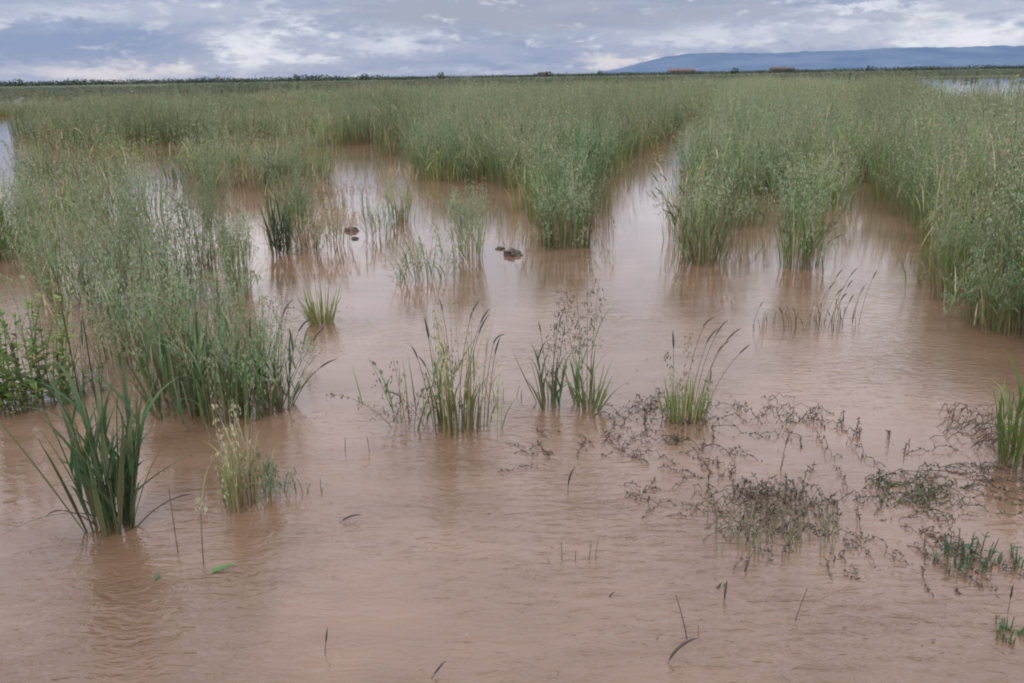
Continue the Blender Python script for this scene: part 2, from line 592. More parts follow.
def oat_plant(Ht=1.0, R=0.15, ns=26, nl=40, splay=0.16, leafw=0.010, leafl=0.38, tone=OATLEAF, stemc=GREYG, husk=HUSK, dead=0.12,
              seeds=1.0, lod=0, culm=2, headlen=0.32, seedsp=0.085, curl=0.55, lite=False, ragged=False):
    """returns (stems, leaves, seed heads) as three MBs"""
    ms, ml, mh = MB(), MB(), MB()
    n_s = 5 if lite else (8, 3, 2)[lod]
    n_l = 4 if lite else (6, 3, 2)[lod]
    for _ in range(ns):
        r = R * math.sqrt(rnd.random())
        a0 = rnd.uniform(0, 2 * PI)
        b = Vector((math.sin(a0) * r, math.cos(a0) * r, -0.05))
        az = a0 + rnd.uniform(-0.9, 0.9)
        L = Ht * (rnd.uniform(0.68, 1.08) if not ragged else rnd.triangular(0.5, 1.25, 0.92))
        if not lod and not lite and rnd.random() < .16:
            b = b * 2.2; b.z = -.05; L *= rnd.uniform(.3, .8)
        l0 = splay * (0.3 + r / R) * rnd.uniform(0.2, 1.0)
        l1 = l0 + rnd.uniform(0.0, 0.35)
        if rnd.random() < (.16 if ragged else 0.08): l1 += rnd.uniform(0.3, 0.9)
        pts = curve(b, az, l0, l1, L, n_s, 1.8)
        sc_ = jit(stemc if rnd.random() > dead else STRAW, 0.22)
        r0 = (0.0017, 0.0026, 0.005)[lod]
        base_c = lerp(sc_, MUD, rnd.uniform(0.2, 0.65))
        if lod == 0 and not lite:
            ms.tube(pts[:3], [r0 * 1.15, r0, r0], base_c, sc_)
            ms.tube(pts[2:], [r0 * (1 - 0.55 * i / (n_s - 2)) for i in range(n_s - 1)], sc_, lerp(sc_, husk, 0.6))
        else:
            ms.ribbon(pts, [2 * r0 * (1 - 0.5 * i / n_s) for i in range(n_s + 1)], side_of(az, 1.5), base_c, lerp(sc_, husk, 0.5))
        # leaves up the stalk
        for k in range(culm):
            t = rnd.uniform(0.12, 0.68) * n_s
            i = min(int(t), n_s - 1)
            p = pts[i].lerp(pts[i + 1], t - i)
            c = jit(tone if rnd.random() > dead else STRAW, 0.3)
            blade(ml, p, rnd.uniform(0, 2 * PI), rnd.uniform(0.15, 0.6), rnd.uniform(0.7, 2.0), leafl * rnd.uniform(0.35, 0.8),
                  leafw * rnd.uniform(0.6, 1.0) * (1, 1.3, 2.2)[lod], c, lerp(c, STRAW, rnd.uniform(0, 0.35)), n_l, 0.16 if lod == 0 and not lite else 0)
        if seeds > 0 and rnd.random() < 0.85 * seeds + 0.1:
            i0 = max(0, int(n_s * (1 - headlen)))
            if lite:
                panicle(mh, pts, i0, 9, 3, seedsp, jit(husk, 0.2), spw=0.007, spl=0.020, simple=True)
            elif lod == 0:
                panicle(mh, pts, i0, int(9 * seeds) + 3, 3, seedsp, jit(husk, 0.15))
            elif lod == 1:
                panicle(mh, pts, min(i0, n_s - 1), 6, 2, seedsp * 1.1, jit(husk, 0.15), spw=0.011, spl=0.026, simple=True)
            else:
                panicle(mh, pts, 0 if n_s < 2 else 1, 4, 2, seedsp * 1.8, jit(husk, 0.15), spw=0.026, spl=0.05, simple=True)
    for _ in range(nl):
        r = R * math.sqrt(rnd.random())
        a0 = rnd.uniform(0, 2 * PI)
        b = Vector((math.sin(a0) * r, math.cos(a0) * r, -0.04))
        az = a0 + rnd.uniform(-0.8, 0.8)
        c = jit(tone if rnd.random() > dead else STRAW, 0.3)
        blade(ml, b, az, splay * rnd.uniform(0, 1.4), rnd.uniform(0.1, 1.0) * curl * 2, leafl * rnd.uniform(0.6, 1.25), leafw * rnd.uniform(0.7, 1.1) * (1, 1.3, 2.2)[lod],
              lerp(c, MUD, rnd.uniform(0.3, 0.8)), c, n_l, 0.16 if lod == 0 and not lite else 0, 2.0)
    return ms, ml, mh


def reed_plant(Ht=0.5, R=0.07, nl=34, w=0.02, splay=0.25, tone=DEEP, curl=0.5, extra_low=3, dead=0.05, culms=0):
    """broad-bladed tuft: (stems, leaves)"""
    ms, ml = MB(), MB()
    for k in range(nl):
        r = R * math.sqrt(rnd.random())
        a0 = rnd.uniform(0, 2 * PI)
        b = Vector((math.sin(a0) * r, math.cos(a0) * r, -0.04))
        az = a0 + rnd.uniform(-0.5, 0.5)
        c = jit(tone, 0.28, 0.1) if rnd.random() > dead else jit(STRAW)
        L = Ht * rnd.uniform(0.55, 1.12)
        l0 = splay * (0.2 + r / R) * rnd.uniform(0.2, 1.1)
        l1 = l0 + rnd.uniform(-0.1, 0.5) * curl * 2
        n = 9
        pts = curve(b, az, l0, l1, L, n, 2.0)
        ws = [w * rnd.uniform(.9, 1.1) * (0.45 + 0.55 * math.sin(min(1, (i / n) * 1.6) * PI / 2)) * max(0.03, (1 - max(0, i / n - 0.45) / 0.55)) ** 0.75 for i in range(n + 1)]
        ml.ribbon(pts, ws, side_of(az, 0.9), lerp(c, MUD, rnd.uniform(.3, .7)), lerp(c, rnd.choice([GREYG, GREYG, STRAW]), rnd.uniform(0, 0.45)), 0.2)
        if k % 3 == 0:
            ms.tube(curve(b, az, l0 * 0.7, l0, L * 0.55, 4), 0.003, lerp(c, MUD, 0.4), jit(YELG))
    for k in range(culms):
        r = R * math.sqrt(rnd.random())
        a0 = rnd.uniform(0, 2 * PI)
        az = a0 + rnd.uniform(-.7, .7)
        L = Ht * rnd.uniform(.6, 1.0)
        c = jit(tone, .25)
        pts = curve((math.sin(a0) * r, math.cos(a0) * r, -.04), az, splay * .6 * r / R * rnd.uniform(.2, 1), splay * (.3 + r / R) * rnd.uniform(.3, 1), L, 6, 1.5)
        ms.tube(pts, [.0042 - .0024 * i / 6 for i in range(7)], lerp(c, MUD, .45), lerp(c, GREYG, .5))
        side = rnd.choice([0, PI])
        for j in range(rnd.randint(3, 5)):
            t = (0.12 + .8 * (j + rnd.random() * .6) / 5) * 6
            i = min(int(t), 5)
            p = pts[i].lerp(pts[i + 1], t - i)
            side += PI + rnd.uniform(-.6, .6)
            cc = jit(tone, .3, .12)
            tip = lerp(cc, STRAW, rnd.choice([0, 0, .15, .7]))
            blade(ml, p, az + PI / 2 + side, rnd.uniform(.12, .4), rnd.uniform(.4, 1.25) * (1 + curl), Ht * rnd.uniform(.35, .62), w * rnd.uniform(.7, 1.05), cc, tip, 9, .2, 1.8)
    for k in range(extra_low):
        az = rnd.uniform(0, 2 * PI)
        c = jit(tone, 0.2)
        blade(ml, (0, 0, 0.02), az, 0.7, rnd.uniform(1.7, 2.3), Ht * rnd.uniform(0.5, 0.85), w * 0.8, c, lerp(c, BLACK, 0.4), 9, 0.15, 1.0)
    return ms, ml


def ear(mb, pts, i0, L, r, col, droop=1.5):
    """one dense dark curved seed spike on the end of a stalk"""
    p = pts[-1]
    d = (pts[-1] - pts[-2]).normalized()
    az = math.atan2(d.x, d.y)
    th = math.acos(max(-1, min(1, d.z)))
    q = curve(p, az, th, th + droop, L, 6, 1.0)
    mb.tube(q, [r * 0.5, r, r * 1.15, r * 1.1, r * 0.95, r * 0.7, r * 0.15], col, jit(col, 0.2), 5)
    for k in range(14):
        i = rnd.randint(0, 5)
        pp = q[i].lerp(q[i + 1], rnd.random())
        dd = (q[i + 1] - q[i]).normalized() + Vector((rnd.uniform(-.7, .7), rnd.uniform(-.7, .7), rnd.uniform(-.7, .7)))
        mb.diamond(pp, dd.normalized(), r * 2.6, r * 0.8, jit(col, 0.3), False)


def add_stalks(root, specs, stem_name='stalk', stalk_c=(0.13, 0.11, 0.075), ear_c=(0.075, 0.058, 0.05), r0=0.0022):
    """specs: (x, y, azimuth, lean0, lean1, length, ear length, ear radius, droop); every stalk and every ear is a part,
    a dense fringe of fine stalks is one part"""
    single = len(specs) <= 20
    ms = MB()
    for x, y, az, l0, l1, L, el_, er, dr in specs:
        if single: ms = MB()
        pts = curve((x, y, -0.04), az, l0, l1, L, 8, 1.7)
        ms.tube(pts, [r0 * (1 - 0.4 * i / 8) for i in range(9)], jit(lerp(stalk_c, MUD, .3)), jit(stalk_c))
        st = add_part(root, stem_name, ms, STEM) if single else None
        if el_ > 0:
            er *= .8
            me_ = MB()
            ear(me_, pts, 0, el_, er, jit(ear_c, 0.25), dr)
            add_part(root if st is None else st, 'ear', me_, DARK)
    if not single:
        o = add_part(root, 'fine_' + stem_name + 's', ms, STEM)
        o['kind'] = 'stuff'


def add_part(root, name, mb, mat, smooth=False):
    if not mb.f: return None
    return link(name, mb.build(name, mat, smooth), root)


def merge(dst, src, off=(0, 0, 0)):
    b = len(dst.v)
    o = Vector(off)
    dst.v += [v + o for v in src.v]
    dst.c += src.c
    dst.f += [tuple(i + b for i in q) for q in src.f]


# ------------------------------------------------------------------ hero plants, one by one
HERO_XY = []


def hero(name, px, py, label, cat, group=None, rad=0.25):
    p = at(px, py)
    HERO_XY.append((p.x, p.y, rad))
    return empty(name, p, 0, label, cat, group)


def hero_oat(px, py, ytop, label, group=None, **kw):
    h = height_to(px, py, ytop)
    rad = kw.get('R', 0.15) + 0.08
    root = hero('wild_oat_clump', px, py, label, 'oat plant', group, rad)
    ms, ml, mh = oat_plant(Ht=h * 0.98, **kw)
    add_part(root, 'stems', ms, STEM)
    add_part(root, 'leaves', ml, LEAF)
    add_part(root, 'seed_heads', mh, SEED)
    return root, h


def hero_reed(px, py, ytop, label, group=None, name='broad_leaved_grass', **kw):
    h = height_to(px, py, ytop)
    root = hero(name, px, py, label, 'grass tuft', group, kw.get('R', 0.07) + 0.1)
    ms, ml = reed_plant(Ht=h * 1.0, **kw)
    add_part(root, 'leaves', ml, LEAF)
    add_part(root, 'stems', ms, STEM)
    return root, h


def pxm(px, py):
    """metres per pixel at that water point"""
    return (at(px + 1, py) - at(px, py)).length


# --- near left dark reed with two tall brown stalks
r, h = hero_reed(112, 528, 368, 'dark blue-green broad-bladed grass clump standing in the left foreground water', R=0.07, nl=24, culms=18, w=0.020, splay=0.34, curl=0.34, tone=(0.095, 0.178, 0.078), extra_low=2)
add_stalks(r, [(-0.02, 0, -1.0, 0.03, 0.05, 0.78, 0.04, .003, .1), (0.014, 0.01, 0.3, 0.0, 0.02, 0.74, 0.04, .003, .1),
                      (-0.02, 0, -1.5, 0.6, 1.5, 0.18, 0.07, 0.003, 1.0), (0.05, 0.0, 1.4, 0.7, 1.25, 0.22, 0.06, 0.003, .5)], stalk_c=(0.075, 0.052, 0.042), r0=.0036, stem_name='dead_stalk')
# --- small yellow oat left
r, h = hero_oat(240, 506, 398, 'small yellow-green oat clump with bent straw stalk beside the dark foreground clump', R=0.06, ns=20, nl=46, splay=0.07, seeds=.5, culm=1, leafw=0.008, leafl=0.3, tone=YELG,
                stemc=YELG, dead=0.25, husk=(0.36, 0.35, 0.24), headlen=0.55, seedsp=0.06)
r, h = hero_oat(268, 500, 440, 'sparse tuft of thin grey stalks just right of the small yellow oat clump', R=0.06, ns=10, nl=4, splay=0.35, leafw=0.005, leafl=0.2, tone=GREYG, headlen=.5, seedsp=.05)
# --- left mid cluster
r, h = hero_reed(180, 412, 300, 'leaning broad-bladed green grass at the left end of the thick left cluster', R=0.14, nl=26, culms=12, w=0.017, splay=0.36, curl=0.5, tone=(0.075, 0.135, 0.06))
r, h = hero_reed(218, 420, 322, 'dense green grass in the middle of the thick left cluster', R=0.15, nl=34, culms=14, w=0.013, splay=0.36, curl=0.5, tone=(0.07, 0.125, 0.055))
r, h = hero_oat(250, 412, 305, 'pale-headed oat clump rising in the thick left cluster', R=0.15, ns=34, nl=30, splay=0.34, leafw=0.011, seeds=1.0, headlen=0.5)
r, h = hero_reed(270, 408, 335, 'splayed green grass at the right end of the thick left cluster', R=0.10, nl=16, culms=10, w=0.012, splay=0.5, curl=0.6, tone=(0.08, 0.14, 0.07))
add_stalks(r, [(0.02, 0, 1.3, 0.25, 0.5, 0.42, 0.10, 0.0045, 0.8), (0.04, 0, 1.5, 0.4, 0.6, 0.40, 0.09, 0.004, 0.3), (0.05, 0.02, 1.6, 0.6, 0.9, 0.30, 0.09, 0.004, 0.4),
                      (0, 0, 1.2, 0.15, 0.3, 0.48, 0.09, 0.0045, .7)], stem_name='stalk')
r, h = hero_oat(165, 395, 235, 'oat clump with grey-green heads behind the dark foreground clump', R=0.12, ns=24, nl=20, splay=0.25, headlen=0.5)

hero_oat(205, 388, 225, 'tall feathery oat clump rising behind the middle of the thick left cluster', R=0.15, ns=46, nl=50, splay=0.17, headlen=0.55, leafw=.009)
hero_oat(128, 362, 235, 'feathery oat clump behind the dark foreground clump and left of the cluster', R=0.15, ns=36, nl=40, splay=0.2, headlen=0.55, leafw=.009)
hero_oat(258, 372, 262, 'thin oat clump behind the right end of the thick left cluster', R=0.12, ns=20, nl=24, splay=0.22, headlen=0.5, leafw=.009)
# --- leafy weeds at left edge
def leafy(px, py, ytop, label, n=9, spread=0.10, leaf=0.045, flowers=0, tone=(0.085, 0.15, 0.045), group=None):
    h = height_to(px, py, ytop)
    root = hero('leafy_weed', px, py, label, 'weed', group, spread + .1)
    ms, ml, mf = MB(), MB(), MB()
    for k in range(n):
        a = rnd.uniform(0, 2 * PI)
        rr = spread * math.sqrt(rnd.random())
        L = h * rnd.uniform(0.55, 1.05)
        pts = curve((math.sin(a) * rr, math.cos(a) * rr, -0.03), a, rnd.uniform(0, .2), rnd.uniform(.1, .45), L, 8)
        ms.tube(pts, [0.004 - 0.0025 * i / 8 for i in range(9)], (0.16, 0.14, 0.07), jit(tone))
        for j in range(int(L / 0.019)):
            t = rnd.uniform(0.08, 1.0) * 8
            i = min(int(t), 7)
            p = pts[i].lerp(pts[i + 1], t - i)
            az = rnd.uniform(0, 2 * PI)
            ll = leaf * rnd.uniform(0.5, 1.1) * (1.1 - 0.5 * t / 8)
            c = jit(tone, 0.35, 0.12)
            q = curve(p, az, rnd.uniform(.6, 1.2), rnd.uniform(1.3, 2.1), ll, 4)
            ml.ribbon(q, [ll * 0.12, ll * 0.42, ll * 0.5, ll * 0.36, ll * 0.04], side_of(az, 0.3), c, jit(c, .1), 0.12)
    for k in range(flowers):
        i = rnd.random()
        for j in range(7):
            a = 2 * PI * j / 7
            mf.diamond(Vector((0.05 + .03 * k, -0.06, h * 0.42)), Vector((math.sin(a), math.cos(a), 0.5)).normalized(), 0.011, 0.007, (0.75, 0.55, 0.03), False)
    add_part(root, 'leaves', ml, LEAF)
    add_part(root, 'stems', ms, STEM)
    if flowers: add_part(root, 'flower', mf, SEED)
    return root


leafy(8, 408, 272, 'leafy green broadleaf weed at the left edge of the water', n=20, spread=0.15, leaf=0.065, tone=(0.15, 0.215, 0.065))
leafy(38, 402, 282, 'leafy green weed with small yellow flowers right of the edge weed', n=20, spread=0.14, flowers=2, leaf=0.062, tone=(0.15, 0.215, 0.065))
leafy(75, 398, 350, 'low bushy weed between the yellow-flowered weed and the dark clump', n=12, spread=0.12, leaf=0.045, tone=(0.11, 0.175, 0.065))
r, h = hero_oat(68, 385, 270, 'thin pale dead oat stalks behind the yellow-flowered weed', R=0.14, ns=22, nl=6, splay=0.22, dead=0.75, stemc=STRAW, husk=(0.42, 0.36, 0.26), headlen=.6)

# --- left mid-field oats
for (px, py, yt, R, ns, lab) in [
    (100, 305, 172, .20, 34, 'tall grey-green oat clump at the front left of the left-hand patch'),
    (140, 318, 175, .24, 46, 'largest full-headed oat clump at the front of the left-hand patch'),
    (178, 302, 150, .20, 34, 'tall oat clump right of the largest full-headed one'),
    (128, 268, 135, .22, 34, 'oat clump behind the largest full-headed one, greener low down'),
    (205, 270, 130, .20, 30, 'feathery oat clump between the tall left patch and the yellow upright tuft'),
    (210, 215, 76, .16, 16, 'tallest lone oat plume breaking the skyline at left')]:
    hero_oat(px, py, yt, lab, R=R * .85, ns=int(ns * 1.6), nl=int(ns * 1.6), splay=0.15, headlen=0.6, seedsp=0.10, tone=(0.10, 0.155, 0.062), leafw=0.008)
hero_oat(240, 294, 205, 'upright narrow yellow-green oat tuft with bare straight stalks', R=0.085, ns=46, nl=30, splay=0.06, tone=YELG, stemc=YELG, leafl=0.5, leafw=0.007, headlen=0.25, dead=.1, curl=0.15)
r, h = hero_reed(281, 254, 190, 'dark broad-bladed grass tuft left of the grey mud clods', R=0.10, nl=14, culms=10, w=0.018, splay=0.28, curl=0.3)
hero_oat(45, 266, 160, 'tuft of upright stalks at the far left of the left-hand patch', R=0.13, ns=40, nl=26, splay=0.06, headlen=0.35, tone=YELG, dead=.2, curl=.2)
hero_oat(18, 258, 205, 'short sparse dark-stalked tuft at the left edge of the open water', R=0.13, ns=22, nl=10, splay=0.25, stemc=(0.10, 0.105, 0.075), seeds=.3)
r, h = hero_reed(322, 323, 278, 'small bright green grass tuft alone in open water with trailing ears', R=0.07, nl=60, w=0.008, splay=0.40, curl=0.5, tone=(0.13, 0.21, 0.055), extra_low=2)
add_stalks(r, [(-.03, 0, -1.4, .5, 1.4, .2, .08, .0035, .8), (-.02, .02, -.4, .1, .2, .30, .05, .003, .3), (0, 0.02, .2, 0, .1, .36, 0, 0, 0)], stem_name='stalk')
hero_oat(335, 245, 190, 'straw-coloured thin oat tuft beside the grey mud clods', R=0.16, ns=24, nl=12, splay=0.25, dead=0.7, husk=(0.40, 0.34, 0.23), stemc=STRAW, headlen=.5)
hero_oat(312, 250, 205, 'low straw oat tuft right of the dark broad-bladed tuft', R=0.13, ns=20, nl=10, splay=0.3, dead=0.6, husk=(0.40, 0.34, 0.23), headlen=.6)
hero_oat(378, 236, 190, 'small thin tuft of dark stalks in open water beyond the clods', R=0.12, ns=20, nl=8, splay=0.12, stemc=(0.10, 0.115, 0.075), seeds=.2)

for (px, py, yt, lab) in [(345, 205, 170, 'short mud-stained straw stubble nearest the narrow lane'), (300, 200, 165, 'wide rusty stubble patch in the gap behind the dark tuft'),
                          (395, 186, 160, 'small stubble tuft at the mouth of the narrow lane'), (245, 190, 150, 'pale stubble tuft in the gap left of the rusty patch')]:
    hero_oat(px, py, yt, lab, R=0.30, ns=50, nl=26, splay=0.22, dead=.8, stemc=(0.30, 0.20, 0.12), husk=(0.34, 0.27, 0.18), tone=(0.20, 0.19, 0.08), seeds=.4, headlen=.4, leafw=.007)
hero_oat(402, 222, 172, 'sparse green upright tuft in open water at the end of the narrow lane', R=0.13, ns=26, nl=34, splay=0.12, tone=YELG, headlen=.35, seeds=.6)
hero_oat(300, 232, 160, 'tall green oat tuft just behind the dark broad-bladed tuft', R=0.14, ns=34, nl=44, splay=0.12, headlen=.45)
hero_oat(60, 300, 190, 'loose oat tuft with greenish base at the left side of the left-hand patch', R=0.15, ns=36, nl=40, splay=0.15, headlen=.5)
# --- centre
hero_oat(468, 257, 175, 'yellow-green oat tuft alone in front of the centre stand', R=0.12, ns=44, nl=24, splay=0.10, tone=YELG, headlen=.35, dead=.15, curl=.2)
hero_oat(425, 278, 228, 'low pale spread of drowned oat stalks left of the two dark clods', R=0.20, ns=34, nl=12, splay=0.30, dead=.5, stemc=(0.26, 0.24, 0.16), headlen=.6, seeds=.6)
hero_oat(565, 246, 158, 'dense oat clump jutting out at the front of the centre stand', R=0.22, ns=60, nl=80, splay=0.12, leafl=.42, headlen=.4)
leafy(585, 247, 200, 'small leafy bush hugging the right side of the jutting centre clump', n=9, spread=.07, leaf=.035, tone=(0.09, 0.14, 0.06))
leafy(548, 248, 205, 'small leafy bush at the foot of the jutting centre clump', n=12, spread=.10, leaf=.035, tone=(0.10, 0.15, 0.06))

r, h = hero_oat(458, 428, 288, 'pale yellow oat clump with upright heads in the centre foreground', R=0.105, ns=30, nl=60, splay=0.08, seeds=.45, culm=1, leafw=0.010, leafl=0.30, tone=(0.14, 0.20, 0.06), stemc=YELG,
                husk=(0.36, 0.35, 0.21), headlen=0.55, seedsp=0.05, dead=.18)
add_stalks(r, [(-.10, 0, -1.2, .12, .3, .36, .06, .004, .4), (-.08, .02, -1.5, .05, .1, .44, .09, .005, .1), (.11, 0, 1.5, .05, .25, .42, .07, .004, 1.3), (.12, .02, 1.2, .1, .2, .36, .08, .004, .3),
                      (.0, .03, 1.1, .05, .3, .52, .09, .004, .6), (.02, .05, 1.4, .05, .4, .50, .08, .004, .5), (.03, .02, 1.3, .05, .35, .46, .09, .004, .4),
                      (-.02, .05, -.9, .0, .2, .55, .05, .004, .4), (-.12, 0, -1.3, .5, .9, .22, .08, .004, 1.0), (-.04, 0, -1.4, .2, .4, .33, .05, .004, .4)], stem_name='stalk')
r, h = hero_oat(412, 425, 330, 'thin sprawling oat stalks with dark spikelets at the left of the pale centre clump', R=0.06, ns=9, nl=2, splay=0.5, stemc=(0.15, 0.14, 0.09), husk=(0.14, 0.12, 0.085), headlen=.7, seedsp=.07)

r, h = hero_reed(551, 405, 335, 'left one of the pair of green foreground tufts, tall spread blades', R=0.06, nl=9, culms=4, w=0.015, splay=0.40, curl=0.35, extra_low=1, tone=(0.075, 0.14, 0.055))
r2, h = hero_reed(588, 408, 345, 'right one of the pair of green foreground tufts, leaning right', R=0.06, nl=14, culms=4, w=0.013, splay=0.5, curl=0.45, extra_low=2, tone=(0.09, 0.16, 0.05))
add_stalks(r, [(-.01, 0, -.6, .1, .25, .38, .05, .0035, .3), (0, .01, .9, .05, .25, .42, .06, .003, .4)], stem_name='stalk')
ms, ml, mh = oat_plant(Ht=0.74, R=0.03, ns=5, nl=0, culm=2, splay=0.2, stemc=(0.12, 0.12, 0.075), husk=(0.17, 0.16, 0.115), headlen=.5, seedsp=.08, leafw=.008)
add_part(r2, 'seed_heads', mh, SEED); add_part(r2, 'stalk', ms, STEM); add_part(r2, 'stalk_leaves', ml, LEAF)
ms, ml, mh = oat_plant(Ht=0.66, R=0.03, ns=4, nl=0, culm=1, splay=0.12, stemc=(0.12, 0.12, 0.075), husk=(0.15, 0.14, 0.10), headlen=.5, seedsp=.07, leafw=.008)
add_part(r, 'seed_heads', mh, SEED); add_part(r, 'stalk', ms, STEM)

r, h = hero_reed(684, 418, 368, 'bright green short grass tuft ringed by dark drowned stems', R=0.085, nl=110, w=0.005, splay=0.24, curl=0.3, tone=(0.13, 0.22, 0.05), extra_low=0)
add_stalks(r, [(.02, 0, 1.1, .1, .4, .38, .08, .004, .8), (.04, .02, 1.3, .1, .45, .42, .08, .004, .6), (.05, .01, 1.4, .15, .6, .40, .09, .004, .6), (.06, 0, 1.2, .1, .5, .34, .08, .004, .9),
                      (.0, .03, 1.5, .05, .35, .45, .07, .004, 1.0), (.08, .02, 1.35, .3, .8, .36, .06, .004, .3), (-.05, 0, -.3, .02, .1, .36, .07, .005, .2), (.10, 0, .4, .1, .3, .2, .05, .004, .3)],
                     ear_c=(0.095, 0.066, 0.05), stem_name='stalk')
ms, ml, mh = oat_plant(Ht=0.42, R=0.06, ns=4, nl=0, culm=0, splay=0.2, stemc=(0.14, 0.14, 0.09), husk=(0.22, 0.20, 0.14), headlen=.5, seedsp=.05)
add_part(r, 'seed_heads', mh, SEED)

# --- right of centre clumps
r, h = hero_oat(704, 262, 150, 'spreading oat clump with dark ears at the front left of the right-centre stand', R=0.17, ns=46, nl=60, splay=0.34, leafw=.011, leafl=.5, headlen=.35, curl=.4)
sp = [(rnd.uniform(-.15, .1), rnd.uniform(-.1, .1), rnd.choice([-1.3, -1.0, -.7, 1.2]), rnd.uniform(.2, .5), rnd.uniform(.4, .8), rnd.uniform(.4, .75), .09, .005, rnd.uniform(.2, .8)) for _ in range(18)]
add_stalks(r, sp, stem_name='stalk')
r, h = hero_oat(800, 266, 140, 'upright dense oat clump standing apart in front of the right-centre stand', R=0.16, ns=64, nl=80, splay=0.17, leafw=.010, leafl=.5, headlen=.45, curl=.35)
sp = [(rnd.uniform(-.1, .15), rnd.uniform(-.1, .1), rnd.choice([1.3, 1.0, 1.6, -1.2]), rnd.uniform(.2, .7), rnd.uniform(.6, 1.1), rnd.uniform(.3, .5), .08, .005, rnd.uniform(.2, .8)) for _ in range(9)]
add_stalks(r, sp, stem_name='stalk')
hero_oat(745, 225, 120, 'oat clump filling the gap behind the two front clumps of the right-centre stand', R=0.22, ns=50, nl=60, splay=0.15)
hero_oat(992, 328, 235, 'grassy green clump at the front corner of the right stand', R=0.14, ns=34, nl=80, splay=0.2, leafl=.42, tone=(0.11, 0.19, 0.06), headlen=.45)
hero_oat(960, 300, 190, 'green leafy oat clump behind the front corner of the right stand', R=0.2, ns=44, nl=80, splay=0.14, tone=(0.11, 0.18, 0.06))
r, h = hero_reed(1016, 462, 365, 'upright bright green grass cut by the right edge of the view', R=0.06, nl=14, culms=7, w=0.014, splay=0.28, curl=0.4, tone=(0.12, 0.21, 0.05), extra_low=1)

# sparse ears and stalks poking from open water, each its own small group of stalks
def stalks(px, py, label, specs, name='grass_stalk', cat='grass stalk', group=None, **kw):
    root = empty(name, at(px, py), 0, label, cat, group)
    add_stalks(root, specs, **kw, stem_name='stem')
    return root


stalks(805, 328, 'loose fringe of thin stalks in water before the upright dense clump', [(rnd.uniform(-.32, .32), rnd.uniform(-.1, .1), rnd.uniform(-1.6, 1.6), .05, .4, rnd.uniform(.07, .2), .0 if rnd.random() < .6 else .04, .003, .4) for _ in range(46)])
stalks(838, 322, 'short dark-eared stalks leaning right near the fringe of thin stalks', [(rnd.uniform(-.15, .12), rnd.uniform(-.08, .08), rnd.uniform(.9, 1.5), .15, .6, rnd.uniform(.15, .34), .06, .004, .4) for _ in range(9)])
stalks(178, 553, 'straight thin brown stalk standing right of the dark foreground clump', [(0, 0, .5, .0, .02, .27, 0, 0, 0)])
stalks(203, 565, 'dark stalk leaning slightly, beside the floating green leaf', [(0, 0, 1.3, .05, .1, .22, 0, 0, 0)])
stalks(568, 495, 'single dark curved ear rising below the pair of green tufts', [(0, 0, 1.0, .0, .05, .08, .07, .004, .8), (0.01, .01, .4, .0, .05, .04, 0, 0, 0)])
stalks(331, 524, 'single dark ear bending flat over open water left of centre', [(0, 0, 1.3, .5, 1.0, .06, .07, .004, .9)])
stalks(665, 664, 'long dark arching ear in the bottom foreground', [(0, 0, 1.2, .1, .5, .05, .10, .0042, 1.3)])
stalks(690, 640, 'thin straight stalk leaning left above the long arching ear', [(0, 0, -1.0, .2, .4, .17, 0, 0, 0), (.03, .02, -1.2, .05, .1, .07, 0, 0, 0)])
stalks(422, 681, 'short dark stalk at the very bottom of the water', [(0, 0, 1.2, .5, .7, .06, .04, .003, .2)])
stalks(324, 655, 'tiny crooked stalk with a broken tip near the bottom left', [(0, 0, .4, .1, .3, .07, .04, .0025, .1), (.01, -.02, 1.0, .8, 1.2, .05, 0, 0, 0)])
stalks(588, 560, 'three or four short thin stalks together in the central foreground', [(-.08, 0, -.3, .05, .2, .10, 0, 0, 0), (-.04, 0, .4, .02, .2, .07, 0, 0, 0), (0, 0, 1.0, .1, .2, .10, 0, 0, 0), (.02, 0, .8, .1, .3, .11, 0, 0, 0), (-.1, -.02, -1.1, .5, .6, .06, 0, 0, 0)])
stalks(724, 600, 'dark short curved stalk left of the low grassy tangle foot', [(0, 0, .5, .1, .2, .04, .055, .004, .2)])
stalks(744, 572, 'dark hooked ear at the foot of the grassy tangle', [(0, 0, .8, .1, .2, .03, .05, .004, .6)])
stalks(792, 622, 'pale thin stalk leaning right in the right foreground', [(0, 0, 1.1, .3, .4, .14, 0, 0, 0), (0, 0, -1.4, .9, 1.2, .06, 0, 0, 0)])
stalks(345, 452, 'pair of thin bent stalks between the left cluster and the centre clump', [(0, 0, .3, .05, .2, .10, 0, 0, 0), (.1, .0, -.5, .1, .2, .07, .03, .002, .4)])
stalks(310, 490, 'thin sprinkle of fine stalks right of the small yellow oat clump', [(rnd.uniform(-.12, .12), rnd.uniform(-.05, .05), rnd.uniform(-1.5, 1.5), .1, .5, rnd.uniform(.05, .12), 0, 0, 0) for _ in range(9)])
stalks(780, 470, 'dark leaning ear rising from the middle of the drowned weeds', [(0, 0, .9, .1, .3, .14, .05, .004, .4), (.0, 0, .8, .2, .5, .10, 0, 0, 0)])
stalks(505, 400, 'faint thin stalks between the pale centre clump and the pair of tufts', [(rnd.uniform(-.08, .08), rnd.uniform(-.05, .05), rnd.uniform(-1.5, 1.5), .1, .4, rnd.uniform(.05, .13), 0, 0, 0) for _ in range(9)])
stalks(1008, 612, 'thin stalk with tiny buds above the lowest right weed', [(0, 0, .6, .05, .1, .08, .04, .003, .1)])

# --- drowned, dark, flattened weeds in the right foreground
DW = (0.100, 0.088, 0.064)


